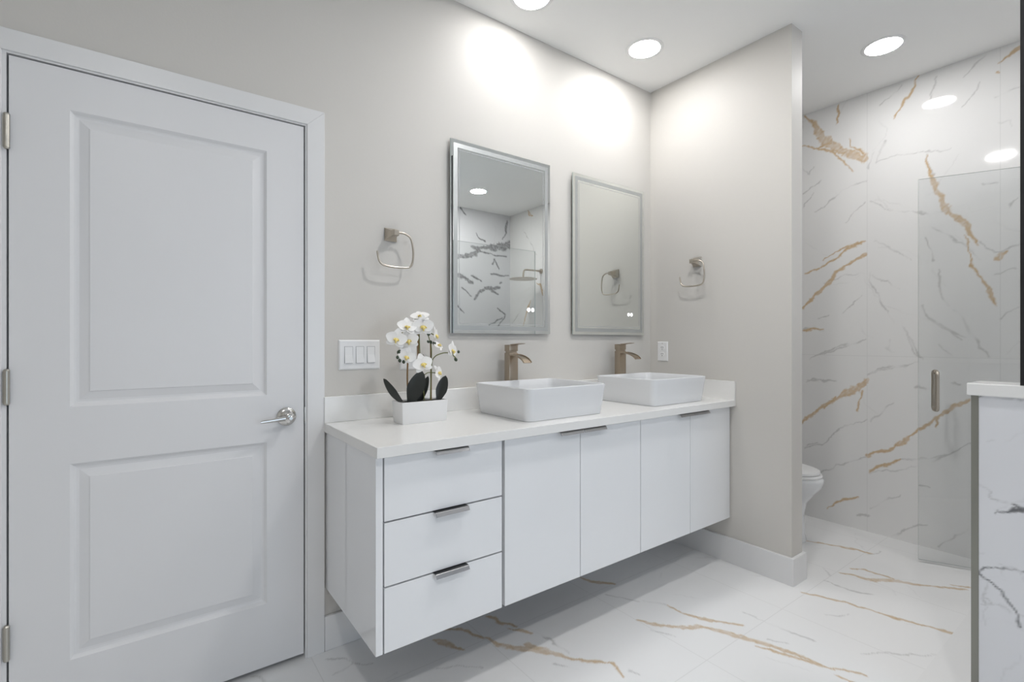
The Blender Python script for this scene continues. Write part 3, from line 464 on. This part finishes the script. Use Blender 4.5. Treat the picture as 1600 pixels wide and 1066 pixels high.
sink_cab(1.0415, 1.802, 1.422, 'white gloss wall-hung two-door cabinet beside the drawers, under the nearer sink', ((1.298, 1.420), (1.426, 1.556)))
sink_cab(1.8044, 2.5555, 2.187, 'white gloss wall-hung two-door cabinet against the partition wall, under the farther sink', ((2.080, 2.186), (2.190, 2.328)), True)
ct = bmesh.new(); bx(ct, .549, 2.5465, 1.4205, WB - .001, .8565, .8905, .0015, 2)
counter = obj('countertop', ct, M['quartz']); tag(counter, 'long white quartz countertop with low splash, lying over the floating cabinets', 'countertop')
obj('backsplash', box(.549, 2.5465, WB - .0205, WB - .001, .8907, .992, .0015), M['quartz'], counter)
obj('side_splash', box(2.5467, 2.5612, 1.4205, WB - .0207, .8565, .9915, .0015), M['quartz'], counter)

# vessel sinks
def vessel_sink(cx, cy, z, label):
    root = empty('vessel_sink', (cx, cy, z), label=label, cat='sink', group='vessel sinks on the countertop')
    bm = bmesh.new(); R = []
    for hx, hy, r, zz in ((.2060, .1740, .022, 0), (.2110, .1790, .026, .001), (.2115, .1795, .026, .008), (.2140, .1810, .028, .013), (.2185, .1865, .030, .05), (.2240, .1925, .032, .10), (.2275, .1965, .033, .1275), (.2272, .1962, .033, .1310), (.2255, .1945, .032, .1322),
                          (.2215, .1905, .029, .1322), (.2195, .1885, .028, .1305), (.2150, .1840, .030, .10), (.2080, .1770, .040, .05), (.1960, .1650, .05, .026), (.15, .12, .06, .0195), (.04, .035, .03, .016)):
        R.append(rrect(hx, hy, r, zz, 7))
    loft(bm, R); obj('basin', bm, M['ceramic'], root, 50)
    d = bmesh.new(); lathe(d, [(0, .019), (.012, .019), (.014, .0205), (.026, .0205), (.029, .019), (.030, .0165), (0, .0160)], (0, 0, 0), (0, 0, 1), 32); obj('drain', d, M['chrome'], root, 40)
    return root
vessel_sink(1.405, 1.688, .8907, 'rectangular white vessel sink on the countertop nearer the orchids')
vessel_sink(2.182, 1.688, .8907, 'rectangular white vessel sink on the countertop nearer the partition wall')

# faucets
def faucet(cx, cy, z, label):
    root = empty('faucet', (cx, cy, z), label=label, cat='faucet', group='tall faucets behind the sinks')
    bm = bmesh.new(); bx(bm, -.033, .033, -.026, .026, 0, .004, .001); bx(bm, -.0255, .0255, -.021, .021, .004, .262, .0015); bx(bm, -.021, .021, -.017, .017, .262, .2695); obj('body', bm, M['champagne'], root, 40)
    bm = bmesh.new(); bx(bm, -.0255, .0255, -.021, .021, .2695, .3010, .002)
    prism(bm, [(-.018, .2985), (-.018, .3035), (-.085, .3090), (-.085, .3060)], -.020, .020); obj('lever', bm, M['champagne'], root, 40)
    bm = bmesh.new(); prof = smooth_path([(0, -.015, .252), (0, -.045, .2525), (0, -.080, .246), (0, -.110, .234), (0, -.129, .219)], 4)
    n = len(prof); R = []
    for i, p in enumerate(prof):
        t = i / (n - 1); tn = (prof[min(i + 1, n - 1)] - prof[max(i - 1, 0)]).normalized(); nn = Vector((0, -tn.z, tn.y)); hw_ = .0235; th = .0035
        up = nn if nn.z > 0 else -nn
        # open channel: floor with raised lips
        R.append([tuple(p + Vector((sx * hw_, 0, 0)) + up * h) for sx, h in ((-1, -th), (-1, .004), (-.88, .004), (-.86, 0), (.86, 0), (.88, .004), (1, .004), (1, -th))])
    loft(bm, R); obj('spout', bm, M['champagne'], root)
    return root
faucet(1.412, 1.915, .8907, 'champagne-coloured square waterfall faucet behind the sink nearer the orchids')
faucet(2.197, 1.915, .8907, 'champagne-coloured square waterfall faucet behind the sink nearer the partition wall')

# mirrors with a frosted light band and two lit touch buttons
def led_mirror(x0, x1, z0, z1, label):
    root = empty('wall_mirror', (0, 0, 0), label=label, cat='mirror', group='lighted mirrors over the vanity')
    yf = WB - .022
    obj('housing', box(x0 + .035, x1 - .035, WB - .0165, WB - .001, z0 + .035, z1 - .035), M['mirror_back'], root)
    g = bmesh.new(); bx(g, x0, x1, yf, yf + .006, z0, z1)
    for f in g.faces: f.material_index = 0 if abs(f.normal.y) > .9 else 1
    obj('mirror_glass', g, [M['mirror'], M['edge']], root)
    bm = bmesh.new(); a, t = .016, .020
    for q in ((x0 + a, x1 - a, z1 - a - t, z1 - a), (x0 + a, x1 - a, z0 + a, z0 + a + t), (x0 + a, x0 + a + t, z0 + a + t, z1 - a - t), (x1 - a - t, x1 - a, z0 + a + t, z1 - a - t)):
        bx(bm, q[0], q[1], yf - .0006, yf - .0001, q[2], q[3])
    obj('frosted_band', bm, M['frost'], root)
    bm = bmesh.new(); a, t = .045, .0022
    for q in ((x0 + a, x1 - a, z1 - a - t, z1 - a), (x0 + a, x1 - a, z0 + a, z0 + a + t), (x0 + a, x0 + a + t, z0 + a + t, z1 - a - t), (x1 - a - t, x1 - a, z0 + a + t, z1 - a - t)):
        bx(bm, q[0], q[1], yf - .0006, yf - .0001, q[2], q[3])
    obj('etched_line', bm, M['mirror_back'], root)
    xm = x1 - .143
    for dx in (0, .026):
        bm = bmesh.new(); lathe(bm, [(0, .0012), (.0095, .0012), (.0100, .0002), (0, .0001)], (xm + dx, yf, 1.369), (0, -1, 0), 24); obj('touch_button', bm, M['dot'], root)
    return root
led_mirror(1.1045, 1.701, 1.246, 2.135, 'frameless lighted mirror above the nearer sink, reflecting the shower')
led_mirror(1.867, 2.469, 1.246, 2.135, 'frameless lighted mirror above the farther sink, reflecting the plain partition wall')

# towel rings
def towel_ring(loc, rz, label):
    root = empty('towel_ring', loc, rz, label=label, cat='towel ring', group='towel rings')
    bm = bmesh.new()
    sq = lambda h, y: [(-h, y, -h), (h, y, -h), (h, y, h), (-h, y, h)]
    loft(bm, [sq(.027, -.0005), sq(.027, -.005), sq(.025, -.007), sq(.018, -.022), (sq(.0125, -.038)), sq(.0115, -.050), sq(.0115, -.064), sq(.0095, -.066)])
    obj('mount', bm, M['nickel'], root, 30)
    bm = bmesh.new()
    pts = [(.000, .000), (.030, .002), (.050, -.003), (.066, -.014), (.0735, -.034), (.078, -.062), (.079, -.090), (.075, -.118), (.064, -.137), (.045, -.1415), (.010, -.1435), (-.030, -.142), (-.058, -.136), (-.073, -.118), (-.079, -.084)]
    tube(bm, [(x, -.056, z) for x, z in [(p.x, p.y) for p in smooth_path([(a, b_, 0) for a, b_ in pts], 5)]], .0043, 12)
    obj('ring', bm, M['nickel'], root, 50)
    return root
towel_ring((.826, WB, 1.660), 0, 'open square brushed-nickel towel ring above the light switches')
towel_ring((PX0, 1.653, 1.668), -math.pi / 2, 'open square brushed-nickel towel ring on the partition wall')

# switches and outlets
def plate_shape(bm, w_, h_, t=.006):
    loft(bm, [[(-w_ / 2, -.0005, -h_ / 2), (w_ / 2, -.0005, -h_ / 2), (w_ / 2, -.0005, h_ / 2), (-w_ / 2, -.0005, h_ / 2)],
              [(-w_ / 2, -.002, -h_ / 2), (w_ / 2, -.002, -h_ / 2), (w_ / 2, -.002, h_ / 2), (-w_ / 2, -.002, h_ / 2)],
              [(-w_ / 2 + .005, -t, -h_ / 2 + .005), (w_ / 2 - .005, -t, -h_ / 2 + .005), (w_ / 2 - .005, -t, h_ / 2 - .005), (-w_ / 2 + .005, -t, h_ / 2 - .005)]])
sw = empty('light_switch', (.693, WB, 1.154), label='white three-rocker light switch plate on the wall between door and orchids', cat='light switch')
bm = bmesh.new(); plate_shape(bm, .170, .121); obj('plate', bm, M['plastic'], sw)
for dx in (-.046, 0, .046):
    bm = bmesh.new(); bx(bm, dx - .0172, dx + .0172, -.0064, -.0058, -.034, .034); obj('rocker_frame', bm, M['carcass'], sw)
    bm = bmesh.new(); prism(bm, [(-.0062, -.0325), (-.0125, -.0325), (-.0078, 0), (-.0072, .0325), (-.0062, .0325)], dx - .0155, dx + .0155); obj('rocker', bm, M['plastic'], sw)
    for zz in (.0475, -.0475):
        bm = bmesh.new(); lathe(bm, [(0, .0002), (.003, .0002), (.003, -.0004), (0, -.0004)], (dx, -.0062, zz), (0, -1, 0), 12); obj('screw', bm, M['plastic'], sw)
def outlet(loc, rz, label, kind):
    root = empty('outlet', loc, rz, label=label, cat='outlet')
    bm = bmesh.new(); plate_shape(bm, .076, .121); obj('plate', bm, M['plastic'], root)
    if kind == 'duplex':
        for zz in (.020, -.020):
            bm = bmesh.new(); lathe(bm, [(0, .0022), (.0155, .0022), (.0168, .0010), (.0168, 0), (0, 0)], (0, -.006, zz), (0, -1, 0), 28); s = obj('socket', bm, M['plastic'], root, 40)
            bm = bmesh.new()
            for dx in (-.006, .006): bx(bm, dx - .0013, dx + .0013, -.0087, -.0080, zz + .001, zz + .0095)
            lathe(bm, [(0, .0027), (.0028, .0027), (.0028, .002), (0, .002)], (0, -.006, zz - .0065), (0, -1, 0), 12); obj('slots', bm, M['slot'], s)
        bm = bmesh.new(); lathe(bm, [(0, .0006), (.003, .0006), (.003, 0), (0, 0)], (0, -.006, .0495), (0, -1, 0), 12); obj('screw', bm, M['hinge'], root)
    return root
outlet((PX0, 1.891, 1.146), -math.pi / 2, 'white double socket on the partition wall above the farther sink', 'duplex')
outlet((.905, WB, 1.146), 0, 'white wall plate half hidden behind the orchid flowers', 'blank')

# ------------------------------------------------------------------ orchids in a white planter
orch = empty('potted_orchid', (.8715, 1.794, .8907), label='white artificial orchids with black-green leaves in a rectangular white planter', cat='potted plant')
OX, OY, OZ = .8715, 1.794, .8907
L_ = lambda x, y, z: (x - OX, y - OY, z - OZ)
bm = bmesh.new(); loft(bm, [rrect(.094, .0445, .004, 0, 3), rrect(.0945, .045, .004, .001, 3), rrect(.0985, .049, .004, .083, 3), rrect(.0975, .048, .004, .084, 3), rrect(.0945, .045, .004, .084, 3), rrect(.0935, .044, .004, .070, 3)], True, True)
obj('planter', bm, M['planter'], orch, 40)
bm = bmesh.new(); rnd = random.Random(3)
loft(bm, [rrect(.0936, .0441, .004, .070, 3), rrect(.0938, .0443, .004, .0785, 3), rrect(.07, .025, .01, .081, 3)]); obj('moss', bm, M['soil'], orch, 60)
def leaf(base, tip, width, bend, face, cup=.18):
    B, T = Vector(base), Vector(tip); ax = (T - B); Ln = ax.length; ax.normalize()
    fc = Vector(face); fc = (fc - ax * fc.dot(ax)).normalized(); sd = ax.cross(fc).normalized()
    bm = bmesh.new(); N, K = 14, 6; rows = []
    for i in range(N + 1):
        t = i / N; c = B + ax * (Ln * t) + fc * (bend * math.sin(math.pi * t * .9))
        wv = width * .5 * (math.sin(math.pi * min(1, (t * .93 + .05)) ** 1.0) ** .62 if t < 1 else .0) * (.55 + .45 * min(1, t * 2.2))
        wv = max(wv, .0012)
        rows.append([c + sd * (wv * s) + fc * (cup * wv * (abs(s) ** 1.3) + .0012 * (1 if abs(s) < .01 else 0)) for s in [-1 + 2 * k / K for k in range(K + 1)]])
    F = [[bm.verts.new(p) for p in r] for r in rows]; G_ = [[bm.verts.new(p - fc * .0012) for p in r] for r in rows]
    for i in range(N):
        for k in range(K):
            bm.faces.new((F[i][k], F[i][k + 1], F[i + 1][k + 1], F[i + 1][k])); bm.faces.new((G_[i][k + 1], G_[i][k], G_[i + 1][k], G_[i + 1][k + 1]))
        for k, s in ((0, 0), (K, 1)): bm.faces.new((F[i][k], F[i + 1][k], G_[i + 1][k], G_[i][k]))
    for i in (0, N):
        for k in range(K): bm.faces.new((F[i][k], F[i][k + 1], G_[i][k + 1], G_[i][k]))
    return obj('leaf', bm, M['leaf'], orch, 70)
CAMD = Vector((-.40, -.90, .12))
leaf(L_(.800, 1.785, .962), L_(.716, 1.780, 1.068), .040, -.010, (.25, -.85, .5))
leaf(L_(.812, 1.770, .960), L_(.862, 1.757, 1.092), .066, .006, (-.4, -.88, .2), .12)
leaf(L_(.876, 1.800, .962), L_(.917, 1.815, 1.066), .030, .004, (-.6, -.7, .1))
leaf(L_(.872, 1.795, .962), L_(.842, 1.800, 1.050), .042, .004, (-.3, -.9, .2))
leaf(L_(.944, 1.785, .960), L_(.978, 1.778, 1.068), .046, -.004, (-.45, -.85, .2))
leaf(L_(.825, 1.800, .966), L_(.780, 1.762, .973), .022, .003, (0, 0, 1))

def stem(name, pts, r, m): return obj(name, tube(bmesh.new(), smooth_path([L_(*p) for p in pts], 5), r, 8), m, orch, 60)
stem('stake', [(.864, 1.80, .962), (.866, 1.80, 1.10), (.864, 1.80, 1.24)], .0042, M['stake'])
stem('stake', [(.825, 1.80, .962), (.819, 1.80, 1.06), (.822, 1.80, 1.15)], .0034, M['stake'])
stem('stake', [(.920, 1.795, .962), (.920, 1.795, 1.10), (.9185, 1.795, 1.20)], .0034, M['stake'])
stem('stem', [(.886, 1.785, .962), (.880, 1.785, 1.03), (.870, 1.788, 1.09), (.868, 1.79, 1.16), (.868, 1.795, 1.25), (.872, 1.79, 1.290), (.872, 1.785, 1.312)], .0022, M['stem'])
stem('stem', [(.868, 1.795, 1.235), (.850, 1.790, 1.265), (.820, 1.785, 1.262), (.785, 1.780, 1.240), (.765, 1.778, 1.220)], .0020, M['stem'])
stem('stem', [(.822, 1.80, 1.12), (.818, 1.79, 1.18), (.805, 1.785, 1.165), (.785, 1.78, 1.150), (.776, 1.778, 1.135)], .0020, M['stem'])
stem('stem', [(.914, 1.79, .962), (.916, 1.788, 1.06), (.921, 1.788, 1.125), (.932, 1.785, 1.146), (.949, 1.782, 1.156), (.975, 1.778, 1.162), (1.000, 1.775, 1.158), (1.022, 1.772, 1.140)], .0022, M['stem'])
stem('stem', [(.919, 1.79, 1.12), (.918, 1.788, 1.18), (.908, 1.785, 1.215), (.898, 1.782, 1.245), (.925, 1.782, 1.235)], .0020, M['stem'])
stem('stem', [(.876, 1.788, 1.067), (.898, 1.780, 1.083), (.925, 1.778, 1.082), (.942, 1.776, 1.078)], .0018, M['stem'])

def petal_mesh(bm, ang, length, width, cup, tiltz, z0=0, K=6, N=7):
    ca, sa = math.cos(ang), math.sin(ang); rows = []
    for i in range(N + 1):
        t = i / N; w_ = width * .5 * (math.sin(math.pi * (t ** .72 * .90 + .06)) ** .75)
        row = []
        for k in range(K + 1):
            s = -1 + 2 * k / K; u = t * length; v = s * w_
            h = z0 + tiltz * u + cup * (t * t) * length + .10 * w_ * s * s
            row.append((u * ca - v * sa, u * sa + v * ca, h))
        rows.append(row)
    A = [[bm.verts.new(p) for p in r] for r in rows]; B = [[bm.verts.new((p[0], p[1], p[2] - .0006)) for p in r] for r in rows]
    for i in range(N):
        for k in range(K):
            bm.faces.new((A[i][k], A[i][k + 1], A[i + 1][k + 1], A[i + 1][k])); bm.faces.new((B[i][k + 1], B[i][k], B[i + 1][k], B[i + 1][k + 1]))
def flower_meshes():
    bm = bmesh.new(); R_ = math.radians
    petal_mesh(bm, R_(90), .041, .033, -.06, .02, -.0010); petal_mesh(bm, R_(218), .039, .031, -.05, .04, -.0012); petal_mesh(bm, R_(322), .039, .031, -.05, .04, -.0014)
    petal_mesh(bm, R_(10), .040, .044, -.10, .12, .0006); petal_mesh(bm, R_(170), .040, .044, -.10, .12, .0004)
    f = obj('flower', bm, M['petal'], orch, 80)
    bm = bmesh.new()
    loft(bm, [[(r * math.cos(a) * 1.0, -.004 + dy + r * .8 * math.sin(a), z) for a in [2 * math.pi * k / 10 for k in range(10)]] for r, z, dy in ((.0035, -.0005, .004), (.006, .003, .003), (.0066, .008, 0), (.0045, .012, -.004), (.002, .0135, -.006))])
    for sg in (-1, 1):
        loft(bm, [[(sg * (.006 + .004 * t) + .0030 * math.cos(a) * (1 - .5 * t), -.002 - .003 * t + .005 * math.sin(a) * (1 - .5 * t), .003 + .008 * t) for a in [2 * math.pi * k / 8 for k in range(8)]] for t in (0, .35, .7, 1)])
    tube(bm, [(0, -.006, .006), (0, -.013, .009), (0, -.017, .007)], [.004, .003, .0012], 8)
    lp = obj('lip', bm, M['lip'], f, 60)
    return f
def place_flower(o, pos, face, roll, s=1.0):
    z = Vector(face).normalized(); up = Vector((0, 0, 1)); x = up.cross(z).normalized(); y = z.cross(x)
    Rm = Matrix((x, y, z)).transposed().to_4x4() @ Matrix.Rotation(roll, 4, 'Z')
    o.matrix_local = Matrix.Translation(Vector(L_(*pos))) @ Rm @ Matrix.Scale(s, 4)
F0 = flower_meshes()
flowers = [((.872, 1.772, 1.268), (-.15, -.95, -.05), .05, 1.0), ((.868, 1.788, 1.308), (-.25, -.55, .80), .2, .85), ((.808, 1.780, 1.266), (-.1, -.85, .35), -.15, .86), ((.761, 1.772, 1.218), (-.30, -.95, .05), -.25, .90),
           ((.812, 1.774, 1.212), (-.45, -.9, .0), .2, .90), ((.802, 1.768, 1.150), (-.25, -.9, -.10), -.3, .78), ((.866, 1.760, 1.120), (-.1, -.9, .15), .25, .92), ((.930, 1.775, 1.233), (.75, -.62, .05), .2, .80),
           ((.944, 1.782, 1.192), (.35, -.5, .75), .4, .74), ((1.004, 1.770, 1.172), (.55, -.8, .05), -.3, .86), ((.940, 1.770, 1.082), (.55, -.75, .25), .5, .74)]
for i, (p, fc, rl, s) in enumerate(flowers):
    o = F0 if i == 0 else copy_tree(F0, orch)
    place_flower(o, p, fc, rl, s * 1.14)
bd = [(.901, 1.779, 1.239, 1.2), (.900, 1.78, 1.207, .8), (.912, 1.78, 1.205, 1), (.926, 1.778, 1.201, 1.1), (.774, 1.778, 1.167, 1.2), (.768, 1.777, 1.147, .9), (.777, 1.776, 1.134, 1), (.793, 1.776, 1.129, 1), (.861, 1.778, 1.147, .9), (.875, 1.778, 1.150, .8), (.892, 1.775, 1.123, .8), (1.035, 1.772, 1.165, .9), (1.021, 1.770, 1.133, 1.1)]
bu = None
for x, y, z, s in bd:
    if bu is None:
        bm = bmesh.new(); lathe(bm, [(0, -.0062), (.003, -.0052), (.0052, -.001), (.0050, .002), (.003, .0058), (0, .0075)], (0, 0, 0), (0, 0, 1), 12); bu = obj('bud', bm, M['bud'], orch, 80); o = bu
    else:
        o = bu.copy(); COL.objects.link(o); o.parent = orch
    o.location = L_(x, y, z); o.scale = (s * 1.2, s * 1.2, s * 1.2); o.rotation_euler = (.6 * math.sin(x * 90), .5 * math.cos(z * 70), 0)

# ------------------------------------------------------------------ recessed ceiling lights
def ceil_light(x, y, label, lamp, proto=[None]):
    if proto[0] is None:
        root = empty('ceiling_light', (x, y, ZC), label=label, cat='ceiling light', group='recessed ceiling lights')
        bm = bmesh.new(); lathe(bm, [(.0815, .0005), (.0815, .0028), (.085, .0034), (.098, .0024), (.1005, .0010), (.1005, .0002)], (0, 0, 0), (0, 0, -1), 56); obj('trim_ring', bm, M['plastic'], root, 40)
        bm = bmesh.new(); lathe(bm, [(0, .0030), (.0812, .0030), (.0814, .0006), (0, .0005)], (0, 0, 0), (0, 0, -1), 56); obj('lens', bm, LENS[lamp], root)
        proto[0] = root
    else:
        root = copy_tree(proto[0]); root.location = (x, y, ZC); root['label'] = label
        ln = [c for c in root.children if c.name.startswith('lens')][0]; ln.data = ln.data.copy(); ln.data.materials[0] = LENS[lamp]
    return root
ceil_light(1.410, 1.755, 'round recessed ceiling light over the nearer sink, cut by the top edge of the photo', 'sink')
ceil_light(2.150, 1.705, 'round lit recessed ceiling light over the farther sink, in the corner by the partition', 'corner')
ceil_light(3.155, .930, 'round lit recessed ceiling light between partition and marble tiled wall', 'tile')
ceil_light(1.525, .885, 'round recessed ceiling light above the open floor in front of the vanity', 'floor')
ceil_light(2.790, -.440, 'round recessed ceiling light above the shower, seen reflected in the nearer mirror', 'shower')
ceil_light(-.10, -.440, 'added unseen ceiling light behind the camera position, brightening the door', 'added_fill')  # added lamp out of view, puts light on the door

# ------------------------------------------------------------------ toilet (mostly behind the partition)
TX = 3.170
toi = empty('toilet', (TX, WB, 0), label='white toilet mostly hidden behind the partition wall end', cat='toilet')
def egg(front, back, hw_, z, n=40, k=1.0):
    """front/back = y of the tips (negative is out from the wall)."""
    ym = back + (front - back) * .42; out = []
    for i in range(n):
        a = 2 * math.pi * i / n; c, s = math.cos(a), math.sin(a)
        y = ym + (ym - front) * s if s < 0 else ym + (back - ym) * (abs(s) ** .8)
        x = hw_ * math.copysign(abs(c) ** (.92), c)
        out.append((x, y, z))
    return out
bm = bmesh.new()
loft(bm, [egg(-.660, -.10, .112, 0), egg(-.664, -.10, .114, .012), egg(-.655, -.09, .108, .05), egg(-.650, -.08, .104, .16), egg(-.668, -.06, .118, .24), egg(-.712, -.05, .150, .30), egg(-.748, -.045, .176, .345), egg(-.757, -.04, .184, .375), egg(-.755, -.04, .183, .392), egg(-.745, -.04, .175, .398), egg(-.70, -.12, .135, .398), egg(-.67, -.20, .115, .34), egg(-.60, -.30, .06, .26)])
bowl = obj('bowl', bm, M['ceramic'], toi, 60)
bm = bmesh.new(); loft(bm, [egg(-.742, -.215, .178, .3985), egg(-.746, -.215, .181, .405), egg(-.742, -.215, .179, .4145), egg(-.69, -.26, .128, .4155), egg(-.69, -.26, .128, .4005)], True, True); obj('seat', bm, M['plastic'], toi, 50)
bm = bmesh.new(); loft(bm, [egg(-.732, -.20, .176, .4165), egg(-.736, -.20, .179, .421), egg(-.732, -.20, .176, .434), egg(-.69, -.23, .150, .4405), egg(-.55, -.30, .07, .4425)]); obj('lid', bm, M['plastic'], toi, 60)
bm = bmesh.new(); loft(bm, [rrect(.185, .080, .03, .398, 5, 0, -.095), rrect(.205, .086, .03, .44, 5, 0, -.096), rrect(.212, .090, .03, .74, 5, 0, -.097)]); obj('tank', bm, M['ceramic'], toi, 50)
bm = bmesh.new(); loft(bm, [rrect(.218, .095, .03, .7405, 5, 0, -.099), rrect(.222, .097, .03, .75, 5, 0, -.100), rrect(.220, .096, .03, .775, 5, 0, -.100), rrect(.205, .085, .03, .782, 5, 0, -.100)]); obj('tank_lid', bm, M['ceramic'], toi, 50)
bm = bmesh.new(); cyl(bm, (-.14, -.187, .69), (-.14, -.200, .69), .012, 16); tube(bm, [(-.14, -.197, .69), (-.10, -.205, .688), (-.065, -.205, .684)], [.006, .005, .004], 10); obj('flush_lever', bm, M['chrome'], toi, 40)

# ------------------------------------------------------------------ shower glass and fittings
HGX, HGY = 3.655, .262
ang = math.atan2(.841 - HGY, 3.393 - HGX); DW = math.hypot(.841 - HGY, 3.393 - HGX)
gd = empty('shower_door', (HGX, HGY, 0), ang, label='frameless clear glass shower door standing open, with a metal pull handle', cat='shower door')
def glass_box(bm, x0, x1, y0, y1, z0, z1):
    bx(bm, x0, x1, y0, y1, z0, z1)
    for f in bm.faces: f.material_index = 0 if abs(f.normal.y) > .9 else 1
bm = bmesh.new(); glass_box(bm, .006, DW, -.005, .005, .014, 2.095); obj('pane', bm, [M['glass'], M['glass_edge']], gd)
bm = bmesh.new(); hxp = DW - .072
for sg in (1, -1):
    tube(bm, smooth_path([(hxp, sg * .004, .840), (hxp, sg * .030, .840), (hxp, sg * .040, .850), (hxp, sg * .040, .875), (hxp, sg * .040, 1.005), (hxp, sg * .040, 1.032), (hxp, sg * .030, 1.043), (hxp, sg * .004, 1.043)], 4), .0095, 14)
    for zz in (.840, 1.043): cyl(bm, (hxp, sg * .005, zz), (hxp, sg * .009, zz), .0125, 20)
obj('handle', bm, M['nickel'], gd, 50)
for zz in (.25, 1.85):
    bm = bmesh.new(); bx(bm, -.012, .050, -.011, .011, zz - .045, zz + .045, .002); obj('hinge', bm, M['nickel'], gd, 40)
fp = empty('shower_screen', (0, 0, 0), label='fixed clear glass shower panel beside the half wall, seen in the nearer mirror', cat='glass panel')
bm = bmesh.new()                                   # notched over the half wall
ol = [(2.224, .001), (2.985, .001), (2.985, 2.07), (2.088, 2.07), (2.088, 1.0795), (2.224, 1.0795)]
Fv = [bm.verts.new((x, .257, z)) for x, z in ol]; Bv = [bm.verts.new((x, .267, z)) for x, z in ol]
bm.faces.new(Fv); bm.faces.new(Bv)
for k in range(6): bm.faces.new((Fv[k], Fv[(k + 1) % 6], Bv[(k + 1) % 6], Bv[k])).material_index = 1
obj('pane', bm, [M['glass'], M['glass_edge']], fp)
sh = empty('rain_shower', (WR, -.465, 0), label='round rain shower head on a wall arm, seen only in the nearer mirror', cat='shower')
bm = bmesh.new(); lathe(bm, [(0, .0005), (.030, .0005), (.030, .006), (.012, .012), (0, .012)], (0, 0, 2.02), (-1, 0, 0), 28)
tube(bm, smooth_path([(-.005, 0, 2.02), (-.15, 0, 2.021), (-.225, 0, 2.020), (-.252, 0, 2.005), (-.262, 0, 1.975), (-.264, 0, 1.925)], 5), .0105, 14); obj('arm', bm, M['nickel'], sh, 50)
bm = bmesh.new(); lathe(bm, [(0, .018), (.020, .018), (.022, .010), (.150, .007), (.158, .004), (.158, 0), (0, 0)], (-.264, 0, 1.908), (0, 0, 1), 48); obj('head', bm, M['nickel'], sh, 40)
